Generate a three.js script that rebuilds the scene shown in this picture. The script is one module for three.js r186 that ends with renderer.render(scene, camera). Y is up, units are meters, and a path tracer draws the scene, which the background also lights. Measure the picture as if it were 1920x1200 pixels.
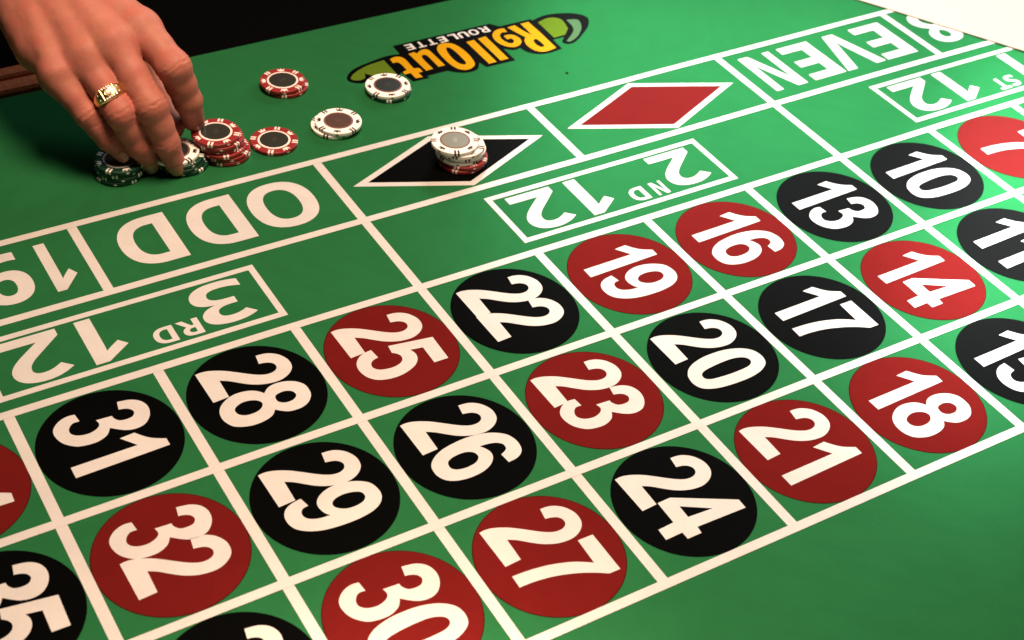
import * as THREE from 'three';
import { FontLoader } from 'three/addons/loaders/FontLoader.js';
import { MarchingCubes } from 'three/addons/objects/MarchingCubes.js';
import { TessellateModifier } from 'three/addons/modifiers/TessellateModifier.js';
import { mergeVertices, mergeGeometries } from 'three/addons/utils/BufferGeometryUtils.js';
import { RectAreaLightUniformsLib } from 'three/addons/lights/RectAreaLightUniformsLib.js';
import { createNoise3D, createNoise2D } from 'simplex-noise';

// ------------------------------------------------------------------ camera, light, exposure
const U = 0.104;                                    // one number cell of the layout is 104 mm wide; layout positions below are in cells
const scene = new THREE.Scene();
const CAM = new THREE.Vector3(-1.2762, 7.0118, 7.4992).multiplyScalar(U);
const FW = new THREE.Vector3(0.431, -0.6436, -0.6324).normalize();
const UPV = new THREE.Vector3(0.2823, 0.7619, -0.583).normalize();
const camera = new THREE.PerspectiveCamera(23.68, 1.6, 0.05, 30);
camera.focus = 1.12; camera.userData.fStop = 11; camera.position.copy(CAM); camera.up.copy(UPV); camera.lookAt(CAM.clone().add(FW));
const renderer = new THREE.WebGLRenderer();
renderer.toneMapping = THREE.LinearToneMapping;
renderer.toneMappingExposure = 1.0;
renderer.shadowMap.enabled = true;
RectAreaLightUniformsLib.init();
scene.background = new THREE.Color().setRGB(0.012, 0.011, 0.010);

// warm ceiling panel, hung over the middle of the table
const PANEL = { at: [0.36, 1.2, -0.02], look: [0.28, 0, -0.04], size: 0.42, color: [1.0, 0.69, 0.48], power: 55 };
// daylight window beyond the right end of the table, plus one added for glow
const WINDOWS = [
  { at: [2.20, 1.075, -0.80], look: [7.8 * U, 0, 1.1 * U], w: 0.42, h: 0.55, color: [0.92, 1.0, 1.0], power: 16, label: 'bright daylight window nearer the camera, out of frame past the right end' },
  { at: [1.75, 1.0, -1.35], look: [7.6 * U, 0, -2.0 * U], w: 0.8, h: 0.6, color: [0.93, 1.0, 1.0], power: 4.9, label: 'added wider daylight window beyond the far right corner, out of frame' },
];
// ------------------------------------------------------------------ helpers
const taken = {};
const numbered = (n) => { if (!(n in taken)) { taken[n] = 0; return n; } taken[n]++; return n + '_' + String(taken[n]).padStart(3, '0'); };
const shade = (o) => { o.traverse((c) => { if (c.isMesh) { c.castShadow = true; c.receiveShadow = true; } }); return o; };
function part(name, geometry, material, parent) { const m = new THREE.Mesh(geometry, material); m.name = name; m.castShadow = m.receiveShadow = true; parent.add(m); return m; }
function thing(name, label, category, at = [0, 0, 0], group) {
  const g = new THREE.Group(); g.name = numbered(name); g.position.set(...at); g.userData = { label, category };
  if (group) g.userData.group = group;
  scene.add(g); return g;
}
let seed = 7; const rnd = () => { seed = (seed * 1664525 + 1013904223) >>> 0; return seed / 4294967296; };
const noise3 = createNoise3D(rnd), noise2 = createNoise2D(rnd);
const lin = (r, g, b) => new THREE.Color().setRGB(r, g, b);
const std = (c, roughness, extra = {}) => new THREE.MeshPhysicalMaterial({ color: lin(...c), roughness, ...extra });

// pixel of the photograph (1920 x 1200) -> point at height h (metres) above the table
const RT = new THREE.Vector3().crossVectors(FW, UPV).normalize();
function at(px, py, h) {
  const d = FW.clone().addScaledVector(RT, (px - 960) / 2862).addScaledVector(UPV, (600 - py) / 2862);
  return CAM.clone().addScaledVector(d, (h - CAM.y) / d.y);
}

// the mat does not lie quite flat: slow swells of a millimetre or two, measured where its printed lines leave the straight
const SWELL = [[0, 2, -.2], [1, 2, .2], [2, 2, 1], [3, 2, .2], [4, 2, -.4], [5, 2, -.7], [6, 2, -1.25], [7, 2, .6], [8, 2, 1.9], [9, 2, .7], [0, 3, -.15], [1, 3, .7], [2, 3, .7], [3, 3, 0], [4, 3, -.8], [5, 3, -1.2], [6, 3, -1.1], [7, 3, -.8], [8, 3, .8],
  [1, 4, 1.2], [2, 4, .7], [3, 4, .3], [4, 4, -.7], [5, 4, .3], [6, 4, -.4], [7, 4, -.6], [3, 5, .1], [4, 5, -.2], [5, 5, .1], [6, 5, -.7], [1, 1, -.35], [3, 1, -.95], [5, 1, -1.1], [7, 1, -.1], [9, 1, 2], [1, 0, -.4], [3, 0, -.1], [5, 0, -.1], [7, 0, 1.1]];
const LZ = [-1.7707, -0.9017, 0, 1.0416, 2.0862, 3.1169];
function swell(x, z) {                              // cells -> metres
  let s = 0.35, v = 0;
  for (const [px, l, h] of SWELL) { const dx = x - px, dz = (z - LZ[l]) * 0.8, w = Math.exp(-(dx * dx + dz * dz) / 0.75); s += w; v += w * h; }
  return v / s * 0.001 + 0.00018 * noise2(x * 0.4 + z * 0.12, z * 0.28 + 3) ;
}

// ------------------------------------------------------------------ materials
function grainTexture(n, fn, srgb) {
  const d = new Uint8Array(n * n * 4);
  for (let j = 0; j < n; j++) for (let i = 0; i < n; i++) { const [r, g, b] = fn(i / n, j / n, i, j), o = (j * n + i) * 4; d[o] = r; d[o + 1] = g; d[o + 2] = b; d[o + 3] = 255; }
  const t = new THREE.DataTexture(d, n, n); t.wrapS = t.wrapT = THREE.RepeatWrapping; t.magFilter = THREE.LinearFilter; t.minFilter = THREE.LinearMipmapLinearFilter; t.generateMipmaps = true;
  if (srgb) t.colorSpace = THREE.SRGBColorSpace; t.needsUpdate = true; return t;
}
const TAU = Math.PI * 2;
const ring4 = createNoise3D(rnd);
const wrapNoise = (u, v, f) => { const a = u * TAU, b = v * TAU; return ring4(Math.cos(a) * f + 3, Math.sin(a) * f + Math.cos(b) * f, Math.sin(b) * f + 7); };
const clothTint = grainTexture(512, (u, v) => { const k = 240 + 3 * wrapNoise(u, v, 1.1) + 4 * wrapNoise(v, u, 4) + 5 * (rnd() - 0.5); return [k, k, k]; }, true);
const clothWeave = grainTexture(512, (u, v, i, j) => { const k = 128 + ((i + j) % 2 ? 22 : -22) + 60 * (rnd() - 0.5) + 24 * wrapNoise(u, v, 6); return [k, k, k]; });
clothTint.repeat.set(1 / 0.62, 1 / 0.62); clothWeave.repeat.set(1 / 0.20, 1 / 0.20);
const cloth = (c) => new THREE.MeshPhysicalMaterial({ color: lin(...c), map: clothTint, bumpMap: clothWeave, bumpScale: 0.00005, roughness: 0.29, metalness: 0.45, specularIntensity: 0.1, specularColor: lin(...c.map((v) => v / Math.max(...c))) });
const matt = (c) => { const m = cloth(c); m.metalness = 0; m.specularIntensity = 0.03; m.roughness = 0.3; return m; };
const M = {
  green: cloth([0.026, 0.186, 0.064]), white: cloth([0.84, 0.83, 0.82]), black: matt([0.0016, 0.0018, 0.0018]), red: cloth([0.175, 0.013, 0.012]), edge: cloth([0.045, 0.008, 0.008]),
  yellow: cloth([0.78, 0.40, 0.01]), olive: cloth([0.13, 0.22, 0.02]), sage: cloth([0.10, 0.20, 0.10]),
};

// ------------------------------------------------------------------ tabletop and mat
function structure(name, geometry, material) { const m = new THREE.Mesh(geometry, material); m.name = name; m.userData.kind = 'structure'; m.castShadow = m.receiveShadow = true; scene.add(m); return m; }
const MATX = [-2.6, 11.8], MATZ = [-3.665, 4.9];
{
  const g = new THREE.BoxGeometry(17 * U, 0.03, 11.4 * U); g.translate(4.6 * U, -0.0195, 0.35 * U - 0.0);
  structure('tabletop', g, std([0.0012, 0.0012, 0.0012], 1, { specularIntensity: 0.02 }));
}
const mat = thing('roulette_mat', 'green cloth roulette mat printed with numbered red and black spots', 'mat');
function liftGeometry(g, layer) {                   // geometry lies in (x, z) cells with y = 0: drape it on the mat
  const p = g.attributes.position, n = new Float32Array(p.count * 3), uv = new Float32Array(p.count * 2), e = 0.02;
  for (let i = 0; i < p.count; i++) {
    const x = p.getX(i), z = p.getZ(i), h = swell(x, z), hx = (swell(x + e, z) - h) / (e * U), hz = (swell(x, z + e) - h) / (e * U), l = Math.hypot(hx, 1, hz);
    p.setXYZ(i, x * U, h + layer * 0.00013, z * U); n.set([-hx / l, 1 / l, -hz / l], i * 3); uv.set([x * U, z * U], i * 2);
  }
  g.setAttribute('normal', new THREE.BufferAttribute(n, 3)); g.setAttribute('uv', new THREE.BufferAttribute(uv, 2));
  return g;
}
{
  const nx = 210, nz = 130, pos = [], idx = [];
  for (let j = 0; j <= nz; j++) for (let i = 0; i <= nx; i++) pos.push(MATX[0] + (MATX[1] - MATX[0]) * i / nx, 0, MATZ[0] + (MATZ[1] - MATZ[0]) * j / nz);
  for (let j = 0; j < nz; j++) for (let i = 0; i < nx; i++) { const a = j * (nx + 1) + i, b = a + 1, c = a + nx + 1, d = c + 1; idx.push(a, c, b, b, c, d); }
  const g = new THREE.BufferGeometry(); g.setAttribute('position', new THREE.Float32BufferAttribute(pos, 3)); g.setIndex(idx); liftGeometry(g, 0);
  part('cloth_sheet', g, M.green, mat);
  // hem: the cut edge of the mat, 4 mm of backing
  const hp = [], hi = [], P = g.attributes.position, loop = [];
  for (let i = 0; i <= nx; i++) loop.push(i); for (let j = 1; j <= nz; j++) loop.push(j * (nx + 1) + nx);
  for (let i = nx - 1; i >= 0; i--) loop.push(nz * (nx + 1) + i); for (let j = nz - 1; j >= 0; j--) loop.push(j * (nx + 1));
  loop.forEach((v, k) => { hp.push(P.getX(v), P.getY(v), P.getZ(v), P.getX(v), -0.0044, P.getZ(v)); if (k) { const a = 2 * (k - 1), b = 2 * k; hi.push(a, b, a + 1, a + 1, b, b + 1); } });
  const hg = new THREE.BufferGeometry(); hg.setAttribute('position', new THREE.Float32BufferAttribute(hp, 3)); hg.setIndex(hi); hg.computeVertexNormals();
  part('hem', hg, std([0.05, 0.09, 0.055], 0.9, { side: THREE.DoubleSide }), mat);
}

// ------------------------------------------------------------------ print on the mat
const tess = new TessellateModifier(0.22, 7);
function flatten(g2, map, layer) {                  // ShapeGeometry in its own (a, b) plane -> draped print
  let g = g2.index ? g2.toNonIndexed() : g2; g.deleteAttribute('normal'); g.deleteAttribute('uv');
  const p = g.attributes.position;
  for (let i = 0; i < p.count; i++) { const [x, z] = map(p.getX(i), p.getY(i)); p.setXYZ(i, x, 0, z); }
  g = tess.modify(g);
  const q = g.attributes.position, A = q.array;
  for (let t = 0; t < q.count; t += 3) {            // face up
    const o = t * 3, c = (A[o + 3] - A[o]) * (A[o + 8] - A[o + 2]) - (A[o + 6] - A[o]) * (A[o + 5] - A[o + 2]);
    if (c > 0) for (let k = 0; k < 3; k++) { const s = A[o + 3 + k]; A[o + 3 + k] = A[o + 6 + k]; A[o + 6 + k] = s; }
  }
  return liftGeometry(mergeVertices(g), layer);
}
function smooth(pts, n = 5) {                       // closed outline; points flagged 1 stay corners
  const out = [], N = pts.length;
  for (let i = 0; i < N; i++) {
    const a = pts[i], b = pts[(i + 1) % N], z = a[2] ? a : pts[(i - 1 + N) % N], c = b[2] ? b : pts[(i + 2) % N];
    if (a[2] && b[2]) { out.push(new THREE.Vector2(a[0], a[1])); continue; }
    for (let k = 0; k < n; k++) {
      const t = k / n, t2 = t * t, t3 = t2 * t, f = (q) => 0.5 * (2 * a[q] + (b[q] - z[q]) * t + (2 * z[q] - 5 * a[q] + 4 * b[q] - c[q]) * t2 + (3 * a[q] - z[q] - 3 * b[q] + c[q]) * t3);
      out.push(new THREE.Vector2(f(0), f(1)));
    }
  }
  return out;
}
function shapeOf(outer, holes = []) { const s = new THREE.Shape(smooth(outer)); s.holes = holes.map((h) => new THREE.Path(smooth(h))); return s; }
const ident = (x, z) => [x, z];
const printShape = (name, outer, holes, material, layer, parent = mat, map = ident) => part(name, flatten(new THREE.ShapeGeometry(shapeOf(outer, holes)), map, layer), material, parent);
function strip(name, x0, x1, z0, z1, layer, material = M.white, parent = mat) {   // straight printed line
  const nx = Math.max(1, Math.ceil(Math.abs(x1 - x0) / 0.15)), nz = Math.max(1, Math.ceil(Math.abs(z1 - z0) / 0.15));
  const g = new THREE.PlaneGeometry(x1 - x0, z1 - z0, nx, nz); g.rotateX(-Math.PI / 2); g.translate((x0 + x1) / 2, 0, (z0 + z1) / 2);
  return part(name, liftGeometry(g, layer), material, parent);
}
// grid
const lw = 0.036, XL = -2.05, XR = 11.03;
LZ.forEach((z, i) => strip('grid_line', XL, XR, z - 0.033, z + 0.033, 2));
for (let x = -1; x <= 10; x++) strip('grid_line', x - lw, x + lw, LZ[2], LZ[5], 1);
for (const x of [-1, 1, 3, 5, 7, 9, 11]) strip('grid_line', x - lw, x + lw, LZ[0], LZ[1], 1);
for (const x of [-1, 3, 7, 11]) strip('grid_line', x - lw, x + lw, LZ[1], LZ[2], 1);
strip('grid_line', 11 - lw, 11 + lw, LZ[2], LZ[5], 1);
// frames of the three dozens
for (const x of [-0.025, 3.975, 7.975]) {
  const x1 = x + 2.043, a = -0.762, b = -0.128, t = 0.05;
  strip('dozen_frame', x, x1, a, a + t, 1); strip('dozen_frame', x, x1, b - t, b, 1);
  strip('dozen_frame', x, x + t, a + t, b - t, 1); strip('dozen_frame', x1 - t, x1, a + t, b - t, 1);
}
// numerals, traced in the mat's own plane: [across, up]
const GLYPH = {"2":{"x":0.171,"o":[[0.005,0.0,1],[0.0,0.047],[0.013,0.107],[0.049,0.183],[0.098,0.252],[0.15,0.319],[0.187,0.374],[0.207,0.424],[0.207,0.472],[0.187,0.508],[0.154,0.52],[0.124,0.509],[0.101,0.477],[0.089,0.423,1],[0.005,0.436,1],[0.008,0.488],[0.024,0.535],[0.063,0.583],[0.128,0.616],[0.192,0.617],[0.24,0.595],[0.279,0.549],[0.301,0.488],[0.3,0.419],[0.283,0.353],[0.251,0.29],[0.207,0.233],[0.16,0.177],[0.128,0.123,1],[0.302,0.119,1],[0.31,0.006,1]],"h":[]},"8":{"x":0.458,"o":[[0.078,0.339,1],[0.04,0.381],[0.024,0.437],[0.033,0.51],[0.066,0.573],[0.12,0.613],[0.195,0.617],[0.244,0.599],[0.29,0.557],[0.313,0.498],[0.312,0.428],[0.29,0.381],[0.253,0.338,1],[0.29,0.309],[0.314,0.263],[0.325,0.202],[0.323,0.141],[0.305,0.081],[0.273,0.033],[0.212,0.003],[0.146,0.0],[0.09,0.02],[0.045,0.061],[0.01,0.125],[0.0,0.192],[0.013,0.262],[0.041,0.308]],"h":[[[0.137,0.393],[0.122,0.419],[0.118,0.465],[0.138,0.508],[0.173,0.522],[0.201,0.511],[0.222,0.476],[0.221,0.425],[0.197,0.391],[0.167,0.384]],[[0.134,0.107],[0.108,0.14],[0.096,0.189],[0.106,0.242],[0.133,0.28],[0.167,0.288],[0.202,0.263],[0.221,0.217],[0.221,0.16],[0.201,0.119],[0.169,0.102]]]},"9":{"x":0.461,"o":[[0.011,0.153,1],[0.085,0.17,1],[0.092,0.132],[0.119,0.109],[0.157,0.108],[0.189,0.134],[0.21,0.187],[0.216,0.257,1],[0.181,0.232],[0.128,0.22],[0.08,0.23],[0.038,0.269],[0.01,0.328],[0.0,0.398],[0.01,0.471],[0.036,0.537],[0.08,0.594],[0.15,0.617],[0.21,0.611],[0.262,0.576],[0.298,0.515],[0.318,0.427],[0.323,0.335],[0.319,0.242],[0.304,0.154],[0.271,0.076],[0.225,0.023],[0.167,0.0],[0.104,0.003],[0.057,0.029],[0.03,0.069],[0.018,0.107]],"h":[[[0.13,0.312],[0.104,0.347],[0.095,0.409],[0.105,0.47],[0.128,0.51],[0.167,0.518],[0.199,0.494],[0.215,0.447],[0.215,0.382],[0.194,0.335],[0.163,0.308]]]},"0":{"x":0.5,"o":[[0.095,0.029],[0.058,0.065],[0.025,0.13],[0.004,0.221],[0.0,0.308],[0.005,0.395],[0.023,0.474],[0.054,0.543],[0.104,0.597],[0.171,0.617],[0.232,0.606],[0.271,0.572],[0.304,0.507],[0.323,0.415],[0.327,0.321],[0.323,0.221],[0.311,0.133],[0.287,0.063],[0.253,0.02],[0.195,0.0],[0.131,0.009]],"h":[[[0.15,0.111],[0.125,0.154],[0.112,0.239],[0.106,0.341],[0.111,0.428],[0.134,0.489],[0.167,0.513],[0.2,0.504],[0.223,0.464],[0.231,0.387],[0.232,0.296],[0.226,0.21],[0.216,0.142],[0.19,0.106]]]},"4":{"x":0.476,"o":[[0.004,0.13,1],[0.0,0.229,1],[0.213,0.617,1],[0.288,0.614,1],[0.281,0.24,1],[0.334,0.233,1],[0.335,0.127,1],[0.277,0.127,1],[0.281,0.0,1],[0.191,0.005,1],[0.183,0.126,1]],"h":[[[0.088,0.239,1],[0.198,0.421,1],[0.188,0.236,1]]]},"5":{"x":0.46,"o":[[0.013,0.293,1],[0.061,0.617,1],[0.303,0.61,1],[0.302,0.501,1],[0.13,0.504,1],[0.114,0.412,1],[0.159,0.427],[0.212,0.418],[0.26,0.382],[0.293,0.326],[0.315,0.257],[0.321,0.184],[0.31,0.114],[0.283,0.059],[0.231,0.017],[0.158,0.0],[0.094,0.011],[0.042,0.049],[0.011,0.102],[0.0,0.167,1],[0.09,0.177,1],[0.102,0.133],[0.13,0.104],[0.169,0.098],[0.203,0.125],[0.219,0.173],[0.223,0.229],[0.211,0.28],[0.185,0.314],[0.148,0.326],[0.113,0.312],[0.088,0.283,1]],"h":[]},"6":{"x":0.465,"o":[[0.234,0.462,1],[0.217,0.499],[0.196,0.52],[0.158,0.52],[0.129,0.489],[0.113,0.436],[0.108,0.374,1],[0.15,0.401],[0.197,0.412],[0.243,0.395],[0.282,0.355],[0.311,0.295],[0.323,0.221],[0.322,0.149],[0.305,0.08],[0.269,0.027],[0.211,0.0],[0.149,0.001],[0.105,0.021],[0.061,0.069],[0.027,0.14],[0.009,0.224],[0.0,0.317],[0.005,0.402],[0.023,0.481],[0.055,0.545],[0.102,0.594],[0.174,0.617],[0.244,0.608],[0.285,0.578],[0.308,0.533],[0.316,0.471,1]],"h":[[[0.148,0.117],[0.122,0.154],[0.111,0.214],[0.115,0.272],[0.14,0.312],[0.179,0.322],[0.213,0.298],[0.231,0.254],[0.236,0.191],[0.224,0.138],[0.195,0.111]]]},"7":{"x":0.503,"o":[[0.0,0.509,1],[0.002,0.617,1],[0.309,0.617,1],[0.308,0.538,1],[0.252,0.442],[0.207,0.336],[0.173,0.216],[0.157,0.1],[0.155,0.0,1],[0.062,0.003,1],[0.067,0.114],[0.083,0.231],[0.107,0.322],[0.14,0.408],[0.195,0.501,1]],"h":[]},"3":{"x":0.191,"o":[[0.01,0.453,1],[0.026,0.536],[0.068,0.593],[0.136,0.617],[0.213,0.602],[0.277,0.551],[0.297,0.481],[0.278,0.409],[0.219,0.333,1],[0.272,0.296],[0.303,0.225],[0.3,0.139],[0.277,0.079],[0.215,0.022],[0.138,0.0],[0.076,0.011],[0.025,0.058],[0.0,0.119],[0.003,0.174,1],[0.076,0.182,1],[0.077,0.136],[0.114,0.101],[0.159,0.096],[0.196,0.131],[0.209,0.196],[0.191,0.255],[0.158,0.284],[0.113,0.277,1],[0.119,0.381,1],[0.146,0.385],[0.179,0.409],[0.189,0.449],[0.181,0.497],[0.144,0.52],[0.109,0.505],[0.09,0.472],[0.083,0.439,1]],"h":[]},"1":{"x":0.514,"o":[[0.12,0.0,1],[0.219,0.001,1],[0.201,0.617,1],[0.138,0.617,1],[0.098,0.543],[0.055,0.497],[0.0,0.455,1],[0.008,0.355,1],[0.114,0.435,1]],"h":[]}};
const REDS = new Set([1, 3, 5, 7, 9, 12, 14, 16, 18, 19, 21, 23, 25, 27, 30, 32, 34, 36]);
const ellipse = (x, z, rx, rz, n = 72) => Array.from({ length: n }, (_, i) => [x + rx * Math.cos(i / n * TAU), z + rz * Math.sin(i / n * TAU), 1]);
for (let n = 4; n <= 36; n++) {
  const col = Math.ceil(n / 3), row = (n - 1) % 3, x0 = 11 - col, z0 = LZ[2 + row];   // 34 -> x0 = -1
  if (x0 > 9 || x0 < -1) continue;
  const red = REDS.has(n), cx = x0 + 0.5 + (rnd() - 0.5) * 0.006, cz = z0 + (LZ[3 + row] - z0) / 2;
  if (red) printShape('spot_outline', ellipse(cx, cz, 0.467, 0.487), [], M.edge, 0.6);
  const spot = printShape('number_spot', ellipse(cx, cz, 0.461, 0.481), [], red ? M.red : M.black, 1.2);
  const s = String(n), widths = [...s].map((c) => Math.max(...GLYPH[c].o.map((q) => q[0])));
  [...s].forEach((c, k) => {
    const G = GLYPH[c]; let left;
    if (s.length === 1) left = 0.52 - widths[0] / 2;
    else if (k === 0) left = c === '1' ? 0.222 : c === '3' ? 0.186 : 0.17;
    else left = s[0] === '1' ? 0.478 + (c === '1' ? 0.02 : 0) : c === '1' ? 0.514 : c === '7' || c === '0' ? 0.5 : 0.464;
    printShape('numeral', G.o, G.h, M.white, 2.4, spot, (a, b) => [x0 + 0.203 + b, z0 + left + a]);
  });
}
// lettering of the outside bets, upside down from here: text runs towards -x, its top towards +z
const font = await new FontLoader().loadAsync('fonts/droid/droid_sans_bold.typeface.json');
function letter(name, ch, xa, xb, zTop, zBase, material = M.white, layer = 1.2, parent = mat) {   // fill the box x xa..xb, z zBase..zTop
  const shapes = font.generateShapes(ch, 1), g = new THREE.ShapeGeometry(shapes, 10); g.computeBoundingBox();
  const { min, max } = g.boundingBox;
  return part(name, flatten(g, (a, b) => [xb - (a - min.x) / (max.x - min.x) * (xb - xa), zBase + (b - min.y) / (max.y - min.y) * (zTop - zBase)], layer), material, parent);
}
for (const [c, a, b] of [['O', 2.268, 2.79], ['D', 1.775, 2.203], ['D', 1.235, 1.666], ['N', 7.16, 7.515], ['E', 7.605, 7.965], ['V', 7.99, 8.445], ['E', 8.475, 8.845], ['1', 0.677, 0.866], ['9', 0.19, 0.56], ['8', 9.14, 9.52], ['1', 9.62, 9.83]]) letter('letter', c, a, b, -1.058, -1.645);
for (const [o, t] of [[-4, [['3', 5.455, 5.85], ['R', 5.275, 5.436], ['D', 5.095, 5.25]]], [0, [['2', 5.455, 5.86], ['N', 5.285, 5.40], ['D', 5.065, 5.216]]], [4, [['1', 5.49, 5.75], ['S', 5.25, 5.365], ['T', 5.105, 5.23]]]]) {
  for (const [c, a, b] of [['2', 4.122, 4.53], ['1', 4.66, 4.926]]) letter('letter', c, a + o, b + o, -0.204, -0.688);
  t.forEach(([c, a, b], i) => letter('letter', c, a + o, b + o, i ? -0.208 : -0.222, i ? -0.382 : -0.7 + 0.012));
}
// black and red diamonds
for (const [cx, m, n] of [[4, M.black, 'black_diamond'], [6, M.red, 'red_diamond']]) {
  const cz = -1.337, dia = (a, b) => [[cx - a, cz, 1], [cx, cz - b, 1], [cx + a, cz, 1], [cx, cz + b, 1]];
  const o = printShape('diamond_border', dia(0.878, 0.384), [], M.white, 0.7);
  printShape(n, dia(0.748, 0.325), [], m, 1.5, o);
}
{ const q = at(1063, 137, 0); printShape('lint_speck', ellipse(q.x / U, q.z / U, 0.013, 0.018, 12), [], M.black, 1.2); }
// the wordmark beyond the outside bets
{
  const L = (name, pts, holes, m, layer, parent) => printShape(name, pts, holes, m, layer, parent);
  const swL = L('wordmark_swoosh', [[4.392, -2.978, 1], [4.269, -2.997], [4.067, -2.962], [3.9, -2.913], [3.795, -2.826], [3.779, -2.745], [3.85, -2.683], [3.926, -2.68], [4.231, -2.669, 1], [4.315, -2.779, 1]], [], M.black, 0.6);
  L('swoosh_fill', [[4.212, -2.942, 1], [4.047, -2.921], [3.901, -2.864], [3.822, -2.802], [3.816, -2.757], [3.871, -2.726], [3.931, -2.742, 1], [3.96, -2.813, 1], [4.014, -2.753], [4.21, -2.679, 1]], [], M.olive, 1.8, swL);
  const swR = L('wordmark_swoosh', [[5.79, -3.02, 1], [5.98, -3.06], [6.2, -3.0], [6.31, -2.88], [6.25, -2.745], [6.129, -2.637], [5.974, -2.532], [5.891, -2.516], [5.852, -2.546], [5.854, -2.584, 1], [5.913, -2.643, 1], [5.782, -2.642, 1]], [], M.black, 0.6);
  L('swoosh_fill', [[5.83, -2.97, 1], [5.97, -3.0], [6.06, -2.93], [6.03, -2.759, 1], [5.943, -2.672, 1], [5.819, -2.666, 1]], [], M.olive, 1.8, swR);
  L('swoosh_fill', [[6.1, -2.9, 1], [6.2, -2.86], [6.159, -2.73], [6.044, -2.607], [5.926, -2.548], [5.892, -2.568, 1], [6.067, -2.72]], [], M.sage, 1.8, swR);
  const back = L('wordmark_ground', [[4.397, -3.13, 1], [5.40, -3.13, 1], [5.46, -3.05, 1], [5.80, -3.05, 1], [5.802, -2.791, 1], [5.784, -2.473, 1], [5.637, -2.455], [5.538, -2.478], [5.465, -2.543], [5.437, -2.637, 1], [5.363, -2.631], [5.291, -2.688, 1], [5.287, -2.47, 1], [4.992, -2.472, 1], [4.97, -2.564, 1], [4.897, -2.473], [4.796, -2.461], [4.709, -2.499], [4.643, -2.56, 1], [4.434, -2.556, 1], [4.448, -2.52, 1], [4.284, -2.521, 1], [4.252, -2.709, 1], [4.245, -2.797, 1], [4.27, -2.922, 1], [4.388, -2.97, 1]], [], M.black, 1.2);
  const Y = (pts, holes = []) => L('wordmark_letter', pts, holes, M.yellow, 2.4, back);
  Y([[4.269, -2.935, 1], [4.322, -2.95], [4.373, -2.93], [4.392, -2.871], [4.39, -2.785], [4.388, -2.713, 1], [4.436, -2.698, 1], [4.437, -2.632, 1], [4.39, -2.629, 1], [4.394, -2.553, 1], [4.328, -2.56, 1], [4.328, -2.654, 1], [4.268, -2.654, 1], [4.272, -2.698, 1], [4.319, -2.711, 1], [4.321, -2.789], [4.314, -2.845], [4.295, -2.864], [4.262, -2.863, 1]]);
  Y([[4.462, -2.949, 1], [4.521, -2.957, 1], [4.533, -2.925, 1], [4.601, -2.963], [4.652, -2.948], [4.663, -2.875], [4.667, -2.647, 1], [4.601, -2.646, 1], [4.601, -2.834], [4.584, -2.878], [4.552, -2.869], [4.539, -2.807], [4.541, -2.636, 1], [4.471, -2.633, 1]]);
  Y([[4.747, -2.941], [4.792, -2.983], [4.85, -2.986], [4.91, -2.946], [4.941, -2.856], [4.951, -2.728], [4.937, -2.612], [4.914, -2.548], [4.855, -2.507], [4.789, -2.507], [4.738, -2.559], [4.715, -2.662], [4.713, -2.791], [4.723, -2.883]], [[[4.82, -2.902], [4.847, -2.9], [4.864, -2.837], [4.867, -2.724], [4.863, -2.631], [4.851, -2.596], [4.823, -2.592], [4.795, -2.634], [4.784, -2.733], [4.797, -2.843]]]);
  Y([[5.039, -2.923, 1], [5.121, -2.929, 1], [5.117, -2.511, 1], [5.039, -2.512, 1]]);
  Y([[5.164, -2.932, 1], [5.251, -2.943, 1], [5.244, -2.516, 1], [5.162, -2.518, 1]]);
  { // the curled o: a band along a spiral
    const c = new THREE.CatmullRomCurve3([[5.406, -2.848], [5.463, -2.847], [5.488, -2.798], [5.471, -2.735], [5.415, -2.703], [5.367, -2.724], [5.335, -2.787], [5.332, -2.866], [5.359, -2.932], [5.417, -2.972], [5.478, -2.967]].map(([x, z]) => new THREE.Vector3(x, 0, z)));
    const a = [], b = [];
    for (let i = 0; i <= 40; i++) { const q = c.getPoint(i / 40), t = c.getTangent(i / 40), w = 0.034; a.push([q.x - t.z * w, q.z + t.x * w, 1]); b.unshift([q.x + t.z * w, q.z - t.x * w, 1]); }
    Y([...a, ...b]);
  }
  Y([[5.741, -2.505, 1], [5.653, -2.488], [5.583, -2.498], [5.533, -2.554], [5.518, -2.651], [5.541, -2.733], [5.583, -2.778, 1], [5.555, -2.86], [5.517, -3.0, 1], [5.60, -3.01, 1], [5.629, -2.87], [5.655, -2.79, 1], [5.662, -2.879, 1], [5.664, -3.01, 1], [5.75, -3.01, 1], [5.752, -2.806, 1]], [[[5.621, -2.705], [5.655, -2.711], [5.665, -2.657], [5.661, -2.582], [5.626, -2.569], [5.605, -2.616], [5.606, -2.669]]]);
  [...'ROULETTE'].forEach((c, i) => { const b = 5.345 - i * 0.111, w = c === 'O' || c === 'U' || c === 'R' ? 0.094 : 0.078; letter('wordmark_letter', c, b - w, b, -3.0, -3.1, M.white, 2.4, back); });
}

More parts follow.
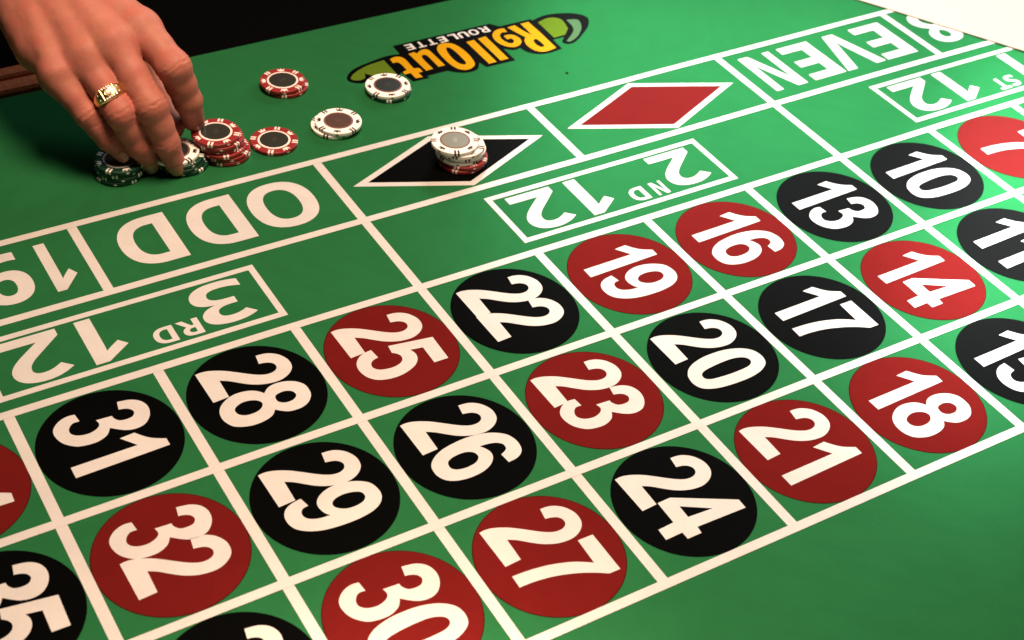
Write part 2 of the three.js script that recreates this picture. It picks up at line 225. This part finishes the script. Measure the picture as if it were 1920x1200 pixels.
// ------------------------------------------------------------------ wooden rail beyond the mat and the sheet of paper
{
  const r = thing('wooden_rail', 'brown wooden rail with a dark groove lying along the far edge of the mat', 'rail', [0.2 * U, -0.0045, -3.7 * U]);
  const wood = (a, b) => { const t = grainTexture(256, (u, v) => { const k = 0.5 + 0.5 * wrapNoise(u * 0.15, v, 2.2) * 0.6 + 0.25 * wrapNoise(u, v, 5) + 0.2 * (rnd() - 0.5); return [a[0] + (b[0] - a[0]) * k, a[1] + (b[1] - a[1]) * k, a[2] + (b[2] - a[2]) * k]; }, true); t.repeat.set(4, 10); return new THREE.MeshPhysicalMaterial({ map: t, roughness: 0.42 }); };
  const wm = wood([168, 86, 54], [204, 116, 76]);
  const prof = (pts) => { const s = new THREE.Shape(pts.map(([a, b]) => new THREE.Vector2(a, b))); const g = new THREE.ExtrudeGeometry(s, { depth: 3.5 * U, bevelEnabled: false, steps: 1 }); g.rotateY(Math.PI / 2); g.translate(-1.75 * U, 0, 0); return g; };
  // profile in (away from the mat, up)
  part('front_moulding', prof([[0.001, 0], [0.0188, 0], [0.0188, 0.006], [0.0178, 0.0078], [0.0155, 0.009], [0.0075, 0.009], [0.003, 0.0078], [0.001, 0.005]]), wm, r);
  part('groove', prof([[0.0189, 0], [0.0231, 0], [0.0231, 0.003], [0.0189, 0.003]]), wood([40, 20, 14], [60, 32, 22]), r);
  part('back_moulding', prof([[0.0232, 0], [0.0385, 0], [0.0385, 0.007], [0.0368, 0.009], [0.0252, 0.009], [0.0232, 0.007]]), wm, r);
}
{
  const p = thing('paper_sheet', 'blank white sheet of paper lying over the corner of the mat beside EVEN', 'paper');
  const g = new THREE.BoxGeometry(2.05 * U, 0.0006, 2.9 * U, 10, 1, 14); g.translate(1.025 * U, 0, 0);
  g.rotateY(0.5266); g.translate(9.56 * U, 0, -1.05 * U);
  const q = g.attributes.position; for (let i = 0; i < q.count; i++) { const x = q.getX(i) / U, z = q.getZ(i) / U; q.setY(i, q.getY(i) + swell(x, z) + 0.0009 + 0.0003 * noise2(x * 0.5, z * 0.5 + 20)); }
  g.computeVertexNormals(); part('sheet', g, std([0.85, 0.86, 0.86], 0.7), p);
}

// ------------------------------------------------------------------ chips
const CR = 0.020, CT = 0.0033;
const lathe = (pts, n = 72) => new THREE.LatheGeometry(pts.map(([a, b]) => new THREE.Vector2(a, b)), n);
const chipBody = lathe([[0, 0], [CR - 0.0006, 0], [CR - 0.00015, 0.0002], [CR, 0.0006], [CR, CT - 0.0006], [CR - 0.00015, CT - 0.0002], [CR - 0.0006, CT], [0.0150, CT], [0.01475, CT - 0.0002], [0.0141, CT - 0.0002], [0.0139, CT], [0, CT]]);
const inlayDisc = lathe([[0.0121, CT - 0.0001], [0.0121, CT + 0.0001], [0, CT + 0.0001]].reverse(), 56);
const inlayRing = lathe([[0.0121, CT + 0.00022], [0.0136, CT + 0.00022], [0.01375, CT - 0.0001]], 56);
const emblem = (() => { const s = new THREE.Shape([[-0.003, -0.0018], [0.003, -0.0018], [0.0042, 0.0024], [0.0017, 0.0006], [0, 0.0030], [-0.0017, 0.0006], [-0.0042, 0.0024]].map(([a, b]) => new THREE.Vector2(a, b))); const g = new THREE.ShapeGeometry(s); g.rotateX(-Math.PI / 2); g.translate(0, CT + 0.00022, 0); return g; })();
function stripeGeometry(off) {
  const e = 0.00006, prof = [[0.0154, CT + e], [CR - 0.0006, CT + e], [CR - 0.0001, CT - 0.00018 + e], [CR + e, CT - 0.0006], [CR + e, 0.0006], [CR - 0.0001, 0.00022], [CR - 0.0006, 0.00006]], w = 0.00085, pos = [], idx = [];
  prof.forEach(([r, y], i) => { for (const s of [-1, 1]) { const t = off + s * w, x = Math.sqrt(Math.max(0, r * r - t * t)); pos.push(x, y, t); } if (i) { const a = 2 * i - 2; idx.push(a, a + 1, a + 2, a + 1, a + 3, a + 2); } });
  const g = new THREE.BufferGeometry(); g.setAttribute('position', new THREE.Float32BufferAttribute(pos, 3)); g.setIndex(idx); g.computeVertexNormals(); return g;
}
const stripes = [stripeGeometry(-0.0014), stripeGeometry(0.0014)];
const crown = (() => {
  const s = new THREE.Shape([[-0.0024, 0.0150], [0.0024, 0.0150], [0.0034, 0.0188], [0.0014, 0.0170], [0, 0.0192], [-0.0014, 0.0170], [-0.0034, 0.0188]].map(([a, b]) => new THREE.Vector2(a, b)));
  const g = new THREE.ShapeGeometry(s); g.rotateX(-Math.PI / 2); g.rotateY(-Math.PI / 2); g.translate(0, CT + 0.00006, 0); return g;
})();
const edgeMark = (() => { const pos = [], R = CR + 0.00006; for (const [t, y] of [[-0.0017, CT / 2], [0, CT / 2 - 0.0009], [0.0017, CT / 2], [0, CT / 2 + 0.0009]]) pos.push(Math.sqrt(R * R - t * t), y, t); const g = new THREE.BufferGeometry(); g.setAttribute('position', new THREE.Float32BufferAttribute(pos, 3)); g.setIndex([0, 2, 1, 0, 3, 2]); g.computeVertexNormals(); return g; })();
const clay = (c, r = 0.42) => std(c, r, { specularIntensity: 0.7 });
const pale = clay([0.74, 0.64, 0.60]), snow = clay([0.74, 0.72, 0.68]), ink = clay([0.02, 0.012, 0.012]);
const inlayMat = (c) => std(c, 0.3, { clearcoat: 0.3, clearcoatRoughness: 0.22 });
const KIND = {
  red: { body: clay([0.20, 0.013, 0.014]), mark: pale, ring: pale, inlay: inlayMat([0.022, 0.022, 0.018]), emblem: inlayMat([0.032, 0.032, 0.028]) },
  green: { body: clay([0.004, 0.040, 0.022]), mark: snow, ring: clay([0.34, 0.34, 0.32]), inlay: inlayMat([0.02, 0.017, 0.015]), emblem: inlayMat([0.03, 0.027, 0.025]) },
  white: { body: clay([0.78, 0.76, 0.74]), mark: ink, ring: clay([0.16, 0.08, 0.07]), inlay: inlayMat([0.018, 0.022, 0.022]), emblem: inlayMat([0.03, 0.034, 0.034]) },
};
KIND.brown = { ...KIND.white, inlay: inlayMat([0.065, 0.036, 0.03]), emblem: inlayMat([0.08, 0.045, 0.04]) };
KIND.silver = { ...KIND.white, inlay: inlayMat([0.17, 0.19, 0.17]), emblem: inlayMat([0.24, 0.26, 0.23]) };  // white chip with a window reflection painted grey into the inlay
function makeChip(kind) {
  const k = KIND[kind], g = new THREE.Group();
  part('body', chipBody, k.body, g);
  const inlay = part('inlay', inlayDisc, k.inlay, g); part('emblem', emblem, k.emblem, inlay);
  const ring = part('inlay_ring', inlayRing, k.ring, g); if (['white', 'brown', 'silver'].includes(kind)) ring.scale.set(0.935, 1, 0.935);
  for (let i = 0; i < 4; i++) {
    const a = i / 4 * TAU;
    for (const s of stripes) part('edge_stripe', s, k.mark, g).rotation.y = a;
    const c = part('crown_mark', crown, k.mark, g); c.rotation.y = a + Math.PI / 4;
    part('edge_diamond', edgeMark, k.mark, g).rotation.y = a + Math.PI / 4;
  }
  return g;
}
const protos = {};
function chip(kind, x, z, level, turn, label, group, tilt = 0) {
  const src = protos[kind] ??= makeChip(kind), o = src.clone();
  o.name = numbered('poker_chip'); o.position.set(x, swell(x / U, z / U) + 0.0004 + level * (CT + 0.0003), z); o.rotation.set(0, turn, tilt);
  o.userData = { label, category: 'poker chip', group }; scene.add(o); return o;
}
function stack(kinds, base, top, names, group, turns, spots) {
  kinds.forEach((k, i) => {
    const t = kinds.length > 1 ? i / (kinds.length - 1) : 0, jx = i && i < kinds.length - 1 ? (rnd() - 0.5) * 0.0026 : 0, jz = i && i < kinds.length - 1 ? (rnd() - 0.5) * 0.0022 : 0;
    const [cx, cz] = spots ? spots[i] : [base[0] + (top[0] - base[0]) * t + jx, base[1] + (top[1] - base[1]) * t + jz];
    chip(k, cx, cz, i, i === kinds.length - 1 && turns !== undefined ? turns : rnd() * TAU, names[i] ?? names[names.length - 1], group);
  });
}
const c2 = (x, z) => [x * U, z * U];
const ord = ['lowest', 'second', 'third', 'fourth', 'fifth', 'sixth'];
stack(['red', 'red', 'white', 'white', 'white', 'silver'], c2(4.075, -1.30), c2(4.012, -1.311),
  ['red chip at the bottom of the stack on the black diamond', 'red chip second from the bottom of the stack on the black diamond', 'white chip directly on the red chips of the black diamond stack', 'white chip fourth from the bottom of the stack on the black diamond', 'white chip just under the top chip on the black diamond', 'white chip with a grey reflection painted on its inlay topping the stack on the black diamond'], 'chips stacked on the black diamond', 1.15, [c2(4.066, -1.280), c2(4.084, -1.276), c2(4.055, -1.304), c2(4.076, -1.299), c2(4.058, -1.292), c2(4.012, -1.311)]);
stack(['red', 'red', 'red', 'red', 'red', 'red'], c2(2.405, -2.165), c2(2.338, -2.199), [...ord.slice(0, 5).map((o) => o + ' red chip counted upwards in the tall all-red stack by the fingers'), 'red chip topping the tall all-red stack by the fingers'], 'chips in the tall red stack', 0.95);
stack(['green', 'green', 'green', 'green'], c2(1.555, -2.262), c2(1.5673, -2.2521), ['lowest dark green chip of the stack under the little finger', 'second dark green chip up in the stack under the little finger', 'third dark green chip up in the stack under the little finger', 'dark green chip topping the stack under the little finger'], 'dark green chips under the little finger', 0.75);
stack(['green', 'green', 'green', 'white'], c2(2.055, -2.175), c2(1.985, -2.185), ['lowest dark green chip of the stack gripped by thumb and middle finger', 'second dark green chip up in the stack gripped by thumb and middle finger', 'third dark green chip up, right under the white chip being gripped', 'white chip on dark green chips gripped by thumb and middle finger'], 'chips gripped by the fingers', 0.3);
stack(['red', 'red'], c2(3.245, -2.888), c2(3.2235, -2.897), ['lower red chip of the pair standing apart towards the far edge', 'upper red chip of the pair standing apart towards the far edge'], 'pair of red chips', 0.45);
stack(['green', 'white'], c2(4.012, -2.462), c2(4.0057, -2.4667), ['dark green chip under the white chip beside the yellow lettering', 'white chip with black inlay on the yellow lettering swoosh'], 'white and green chips by the lettering', 0.52);
stack(['white', 'brown'], c2(3.352, -2.158), c2(3.3809, -2.1388), ['lower white chip of the pair of white chips', 'upper white chip with brown inlay of the pair of white chips'], 'pair of white chips', 0.28);
chip('red', 2.8092 * U, -2.145 * U, 0, 1.0, 'single red chip lying flat next to the tall red stack', 'loose red chip');

// ------------------------------------------------------------------ the hand
const V = (a, b, c) => new THREE.Vector3(a, b, c);
const mm = 0.001;
const J = {
  pinky: [at(106, 142, 80 * mm), at(166, 215, 56 * mm), at(202, 260, 36 * mm), at(228, 285, 22.5 * mm)],
  ring: [at(160, 106, 92 * mm), at(226, 211, 62 * mm), at(259, 271, 31 * mm), at(281, 303, 10.5 * mm)],
  middle: [at(212, 80, 101 * mm), at(283, 199, 66 * mm), at(311, 266, 33 * mm), at(329, 308, 9.5 * mm)],
  index: [at(262, 50, 105 * mm), at(326, 126, 86 * mm), at(352, 188, 53 * mm), at(363, 226, 27 * mm)],
  thumb: [at(205, 20, 80 * mm), at(258, 108, 52 * mm), at(300, 186, 34 * mm), at(325, 240, 22 * mm)],
};
const RAD = { pinky: [12, 10.8, 10.4, 9.3, 8.8, 7.2], ring: [13.5, 12.2, 12.2, 10.9, 10.2, 8.3], middle: [14, 12.6, 12.7, 11.2, 10.6, 8.5], index: [14, 13, 13.4, 12, 11.2, 9], thumb: [15, 12.4, 12.6, 11.2, 11, 9] };
const wrist = at(48, -84, 128 * mm), elbow = at(-330, -620, 250 * mm);
const bones = {};
for (const f in J) {
  const [a, b, c, d] = J[f], R = RAD[f].map((r) => r * mm), mid = (p, q) => p.clone().lerp(q, 0.5);
  bones[f] = [[a, mid(a, b), R[0], R[1]], [mid(a, b), b, R[1], R[2]], [b, mid(b, c), R[2], R[3]], [mid(b, c), c, R[3], R[4]], [c, d, R[4], R[5]]];
}
const side = J.index[0].clone().sub(J.pinky[0]).normalize();               // across the knuckles, towards the thumb
const carp = (k, dn = 0) => wrist.clone().addScaledVector(side, k * mm).add(V(0, dn * mm, 0));
const along = J.middle[0].clone().sub(wrist).normalize(), dorsal = new THREE.Vector3().crossVectors(along, side).normalize(); if (dorsal.y < 0) dorsal.negate();
const under = (p, d) => p.clone().addScaledVector(dorsal, -d * mm);
const palm = [
  [carp(-17), under(J.pinky[0], 3.5), 17 * mm, 13.5 * mm], [carp(-6), under(J.ring[0], 3), 18 * mm, 15 * mm], [carp(4), under(J.middle[0], 3), 18 * mm, 15.5 * mm], [carp(15), under(J.index[0], 3), 17 * mm, 15 * mm],
  [carp(-24, -8), under(J.pinky[0], 14).lerp(carp(-24, -8), 0.35).addScaledVector(side, -4 * mm), 18 * mm, 15 * mm],                        // heel of the hand
  [under(carp(16), 10), J.thumb[0], 17 * mm, 16 * mm], [J.thumb[0], under(J.index[0], 16), 12 * mm, 11 * mm],     // thumb base and web
  [carp(-13), elbow.clone().addScaledVector(side, -14 * mm), 20 * mm, 32 * mm], [carp(13), elbow.clone().addScaledVector(side, 14 * mm), 20 * mm, 32 * mm],
];
const tendons = ['pinky', 'ring', 'middle', 'index'].map((f, i) => [J[f][0].clone().addScaledVector(dorsal, 8.5 * mm), carp(-9 + i * 6).addScaledVector(dorsal, 14 * mm), 4 * mm, 2 * mm]);
const seg = (p, [a, b, ra, rb]) => {
  const bx = b.x - a.x, by = b.y - a.y, bz = b.z - a.z, px = p.x - a.x, py = p.y - a.y, pz = p.z - a.z, l = bx * bx + by * by + bz * bz;
  const t = Math.min(1, Math.max(0, (px * bx + py * by + pz * bz) / l)), x = px - bx * t, y = py - by * t, z = pz - bz * t;
  return Math.sqrt(x * x + y * y + z * z) - (ra + (rb - ra) * t);
};
const smin = (a, b, k) => { const h = Math.max(k - Math.abs(a - b), 0) / k; return Math.min(a, b) - h * h * k * 0.25; };
const joints = []; for (const f in J) for (const k of [1, 2]) joints.push({ p: J[f][k], t: J[f][k + 1].clone().sub(J[f][k - 1]).normalize(), a: (k === 1 ? 0.42 : 0.26) * mm });
function handField(p) {
  let fingers = 1;
  for (const f in bones) { let d = 1; for (const b of bones[f]) d = smin(d, seg(p, b), 4 * mm); fingers = smin(fingers, d, 1.2 * mm); }
  let d = 1; for (const b of palm) d = smin(d, seg(p, b), 20 * mm);
  for (const b of tendons) d = smin(d, seg(p, b), 11 * mm);
  d = smin(d, fingers, 8 * mm);
  if (d < 0.006 && d > -0.006) {
    for (const q of joints) {                       // folds of skin over the finger joints
      const x = p.x - q.p.x, y = p.y - q.p.y, z = p.z - q.p.z, r2 = x * x + y * y + z * z; if (r2 > 0.0006) continue;
      const s = x * q.t.x + y * q.t.y + z * q.t.z + 0.0012 * noise3(p.x * 120, p.y * 120, p.z * 120 + 4); d += q.a * (0.75 + 0.5 * noise3(p.x * 90 + 8, p.y * 90, p.z * 90)) * Math.cos(s / mm * 1.5 + 0.4) * Math.exp(-(s * s) / (5 * mm * 5 * mm));
    }
    d += 0.22 * mm * noise3(p.x * 60, p.y * 60, p.z * 60) + 0.05 * mm * noise3(p.x * 190, p.y * 190, p.z * 190);
  }
  return d;
}
function meshField(field, center, half, res, polys) {
  const mc = new MarchingCubes(res, new THREE.MeshBasicMaterial(), false, false, polys); mc.isolation = 0;
  const p = V(0, 0, 0), h = res / 2;
  for (let k = 0; k < res; k++) for (let j = 0; j < res; j++) for (let i = 0; i < res; i++) {
    p.set(center.x + (i - h) / h * half, center.y + (j - h) / h * half, center.z + (k - h) / h * half);
    mc.field[i + res * j + res * res * k] = -field(p);
  }
  mc.update();
  const n = mc.count, pos = new Float32Array(n * 3);
  for (let i = 0; i < n; i++) { pos[i * 3] = mc.positionArray[i * 3] * half + center.x; pos[i * 3 + 1] = mc.positionArray[i * 3 + 1] * half + center.y; pos[i * 3 + 2] = mc.positionArray[i * 3 + 2] * half + center.z; }
  let g = new THREE.BufferGeometry(); g.setAttribute('position', new THREE.BufferAttribute(pos, 3));
  g = mergeVertices(g, half / res * 0.02); g.computeVertexNormals();
  const q = g.attributes.position, nn = g.attributes.normal; let score = 0;
  for (let i = 0; i < q.count; i += 97) { p.set(q.getX(i) + nn.getX(i) * 0.002, q.getY(i) + nn.getY(i) * 0.002, q.getZ(i) + nn.getZ(i) * 0.002); score += field(p) > 0 ? 1 : -1; }
  if (score < 0) { const ix = g.index.array; for (let i = 0; i < ix.length; i += 3) { const s = ix[i]; ix[i] = ix[i + 1]; ix[i + 1] = s; } g.computeVertexNormals(); }
  return g;
}
const person = thing('person', 'person in black reaching over the mat, right hand picking up chips', 'person');
{
  const g = meshField(handField, V(0.172, 0.098, -0.300), 0.118, 164, 260000);
  const q = g.attributes.position, col = new Float32Array(q.count * 3), a = lin(0.34, 0.122, 0.090), red = lin(0.36, 0.078, 0.062), yel = lin(0.35, 0.150, 0.094), c = new THREE.Color();
  for (let i = 0; i < q.count; i++) {
    const x = q.getX(i), y = q.getY(i), z = q.getZ(i);
    const n1 = noise3(x * 38, y * 38, z * 38), n2 = noise3(x * 95 + 5, y * 95, z * 95), n3 = noise3(x * 320, y * 320, z * 320);
    c.copy(a).lerp(red, Math.max(0, 0.3 * n1 + 0.22 * n2)).lerp(yel, Math.max(0, -0.35 * n1 + 0.12 * n2));
    for (const j of joints) { const d2 = (x - j.p.x) ** 2 + (y - j.p.y) ** 2 + (z - j.p.z) ** 2; c.lerp(red, 0.45 * Math.exp(-d2 / 0.00018)); }
    const k = 1 + 0.05 * n3 + 0.05 * n2; col.set([c.r * k, c.g * k, c.b * k], i * 3);
  }
  g.setAttribute('color', new THREE.BufferAttribute(col, 3));
  part('hand', g, new THREE.MeshPhysicalMaterial({ vertexColors: true, roughness: 0.56, specularIntensity: 0.4 }), person);
}
// finger nails on the backs of the finger ends
const nailMat = std([0.33, 0.135, 0.10], 0.32, { clearcoat: 0.25, clearcoatRoughness: 0.3 });
for (const f of ['pinky', 'ring', 'middle', 'index']) {
  const [, b, c, d] = J[f], ax = d.clone().sub(c).normalize(), bend = b.clone().sub(c).normalize(), out = bend.clone().addScaledVector(ax, -bend.dot(ax)).multiplyScalar(-1).negate();
  const back = bend.clone().sub(ax.clone().multiplyScalar(bend.dot(ax))).normalize();
  // the back of the finger lies on the outside of the bend
  const n = back.clone().negate(); n.addScaledVector(UPV, 0.0);
  const outer = n.dot(CAM.clone().sub(d)) > 0 ? n : back, sd = new THREE.Vector3().crossVectors(outer, ax).normalize(), r = RAD[f][5] * mm * 1.07, pos = [], idx = [], NU = 12, NV = 12;
  for (let i = 0; i <= NU; i++) for (let j = 0; j <= NV; j++) {
    const u = -1 + 2 * i / NU, v = -1 + 2 * j / NV, ph = u * 0.78 * Math.sqrt(Math.max(0, 1 - 0.35 * v ** 4)), l = 0.2 * mm + v * 5.0 * mm * Math.sqrt(Math.max(0.2, 1 - 0.28 * u * u)), rr = r * (1 - 0.055 * (v + 1)) + 0.25 * mm;
    const q = d.clone().addScaledVector(ax, l + 0.6 * mm).addScaledVector(outer, Math.cos(ph) * rr).addScaledVector(sd, Math.sin(ph) * rr); pos.push(q.x, q.y, q.z);
    if (i && j) { const e = i * (NV + 1) + j; idx.push(e, e - 1, e - NV - 1, e - 1, e - NV - 2, e - NV - 1); }
  }
  const g = new THREE.BufferGeometry(); g.setAttribute('position', new THREE.Float32BufferAttribute(pos, 3)); g.setIndex(idx); g.computeVertexNormals();
  part('fingernail', g, nailMat, person);
}
{ // black shirt: sleeve from the wrist up, and the body behind the table edge
  const cuff = wrist.clone().lerp(elbow, 0.16), sh = V(-0.03, 0.44, -0.93);
  const f = (p) => { let d = smin(seg(p, [cuff, elbow, 0.043, 0.056]), seg(p, [elbow, sh, 0.056, 0.075]), 0.03); d = smin(d, seg(p, [V(0.16, 0.42, -0.98), V(0.16, -0.2, -0.98), 0.15, 0.17]), 0.06); d = smin(d, seg(p, [V(0.02, 0.40, -0.98), V(0.02, -0.2, -0.98), 0.13, 0.16]), 0.06); return d + 0.004 * noise3(p.x * 14, p.y * 9, p.z * 14); };
  part('shirt', meshField(f, V(0.05, 0.12, -0.78), 0.52, 96, 90000), std([0.006, 0.006, 0.007], 0.95, { specularIntensity: 0.2 }), person);
}
{ // gold ring on the ring finger
  const [a, b] = J.ring, c = at(205, 186, 68 * mm), ax = b.clone().sub(a).normalize(), t = c.clone().sub(a).dot(ax), o = a.clone().addScaledVector(ax, t);
  const up = CAM.clone().sub(o); up.addScaledVector(ax, -up.dot(ax)).normalize(); const sd = new THREE.Vector3().crossVectors(up, ax).normalize();
  const ring = thing('finger_ring', 'gold signet ring set with clear stones on the ring finger', 'ring', o.toArray());
  const gold = std([0.88, 0.66, 0.32], 0.3, { metalness: 1 }), r0 = 12.3 * mm;
  const put = (g) => { g.applyMatrix4(new THREE.Matrix4().makeBasis(sd, up, ax)); return g; };    // built with x across, y out of the back of the finger, z along it
  const pos = [], idx = [], N = 72, K = 8;
  for (let i = 0; i <= N; i++) {
    const ph = i / N * TAU, top = Math.max(0, Math.cos(ph)), w = (2.6 + 3.6 * Math.pow(top, 1.3)) * mm, th = (1.4 + 1.5 * Math.pow(top, 2)) * mm;
    for (let k = 0; k <= K; k++) { const s = k / K * Math.PI, z = -Math.cos(s) * w, r = r0 + th * Math.pow(Math.sin(s), 0.45); pos.push(Math.sin(ph) * r, Math.cos(ph) * r, z); if (i && k) { const e = i * (K + 1) + k; idx.push(e, e - 1, e - K - 1, e - 1, e - K - 2, e - K - 1); } }
  }
  const bg = new THREE.BufferGeometry(); bg.setAttribute('position', new THREE.Float32BufferAttribute(pos, 3)); bg.setIndex(idx); bg.computeVertexNormals(); part('band', put(bg), gold, ring);
  const on = (ph, z, lift) => { const r = r0 + (2.7 + lift) * mm; return [Math.sin(ph) * r, Math.cos(ph) * r, z]; };
  for (const s of [-1, 1]) { const g = new THREE.CapsuleGeometry(1.0 * mm, 9 * mm, 4, 10); g.rotateX(Math.PI / 2); g.translate(...on(s * 0.36, 0, 0.1)); part('bar', put(g), gold, ring); }
  const bez = new THREE.TorusGeometry(2.5 * mm, 0.6 * mm, 8, 24); bez.rotateX(Math.PI / 2); bez.translate(...on(0, 0, 0.4)); part('bezel', put(bez), gold, ring);
  const gem = std([0.92, 0.86, 0.82], 0.08, { specularIntensity: 1, clearcoat: 1 });
  const st = new THREE.IcosahedronGeometry(2.3 * mm, 1); st.scale(1, 0.65, 1); st.translate(...on(0, 0, 0.5)); part('centre_stone', put(st.toNonIndexed ? st : st), gem, ring);
  for (const z of [-1, 1]) for (const ph of [-0.2, -0.07, 0.07, 0.2]) { const g = new THREE.SphereGeometry(0.95 * mm, 10, 8); g.translate(...on(ph, z * 4.3 * mm, -0.1)); part('small_stone', put(g), gem, ring); }
  for (const [ph, z] of [[-0.6, 2.2], [-0.6, -2.2], [0.6, 2.2], [0.6, -2.2]]) { const g = new THREE.SphereGeometry(0.85 * mm, 10, 8); const q = on(ph, z * mm, -0.9); g.translate(...q); part('small_stone', put(g), gem, ring); }
}

// ------------------------------------------------------------------ the lamps
{
  const at0 = V(...PANEL.at), to = V(...PANEL.look), col = lin(...PANEL.color);
  const l = new THREE.RectAreaLight(col, PANEL.power, PANEL.size, PANEL.size); l.position.copy(at0); l.lookAt(to); scene.add(l);
  const g = thing('light_panel', 'square warm light panel hanging over the table, outside the frame', 'light', PANEL.at); g.lookAt(at0.clone().multiplyScalar(2).sub(to));
  const face = new THREE.BoxGeometry(PANEL.size, PANEL.size, 0.01); face.translate(0, 0, 0.012); part('diffuser', face, new THREE.MeshStandardMaterial({ color: lin(0.8, 0.8, 0.8), emissive: col, emissiveIntensity: 1.0 }), g);
  const fr = new THREE.BoxGeometry(PANEL.size + 0.05, PANEL.size + 0.05, 0.03); fr.translate(0, 0, 0.035); part('frame', fr, std([0.7, 0.7, 0.7], 0.5), g);
}
for (const WINDOW of WINDOWS) {
  const at0 = V(...WINDOW.at), to = V(...WINDOW.look), col = lin(...WINDOW.color), { w, h } = WINDOW;
  const l = new THREE.RectAreaLight(col, WINDOW.power, w, h); l.position.copy(at0); l.lookAt(to); scene.add(l);
  const g = thing('window', WINDOW.label, 'window', WINDOW.at); g.lookAt(at0.clone().multiplyScalar(2).sub(to));
  const pane = new THREE.BoxGeometry(w, h, 0.006); pane.translate(0, 0, 0.012); part('pane', pane, new THREE.MeshStandardMaterial({ color: lin(0.8, 0.8, 0.8), emissive: col, emissiveIntensity: 1.0 }), g);
  for (const [x, y, a, c] of [[0, h / 2 + 0.025, w + 0.1, 0.05], [0, -h / 2 - 0.025, w + 0.1, 0.05], [w / 2 + 0.025, 0, 0.05, h], [-w / 2 - 0.025, 0, 0.05, h]]) { const f = new THREE.BoxGeometry(a, c, 0.04); f.translate(x, y, 0.03); part('frame_bar', f, std([0.8, 0.8, 0.78], 0.5), g); }
}
renderer.render(scene, camera);
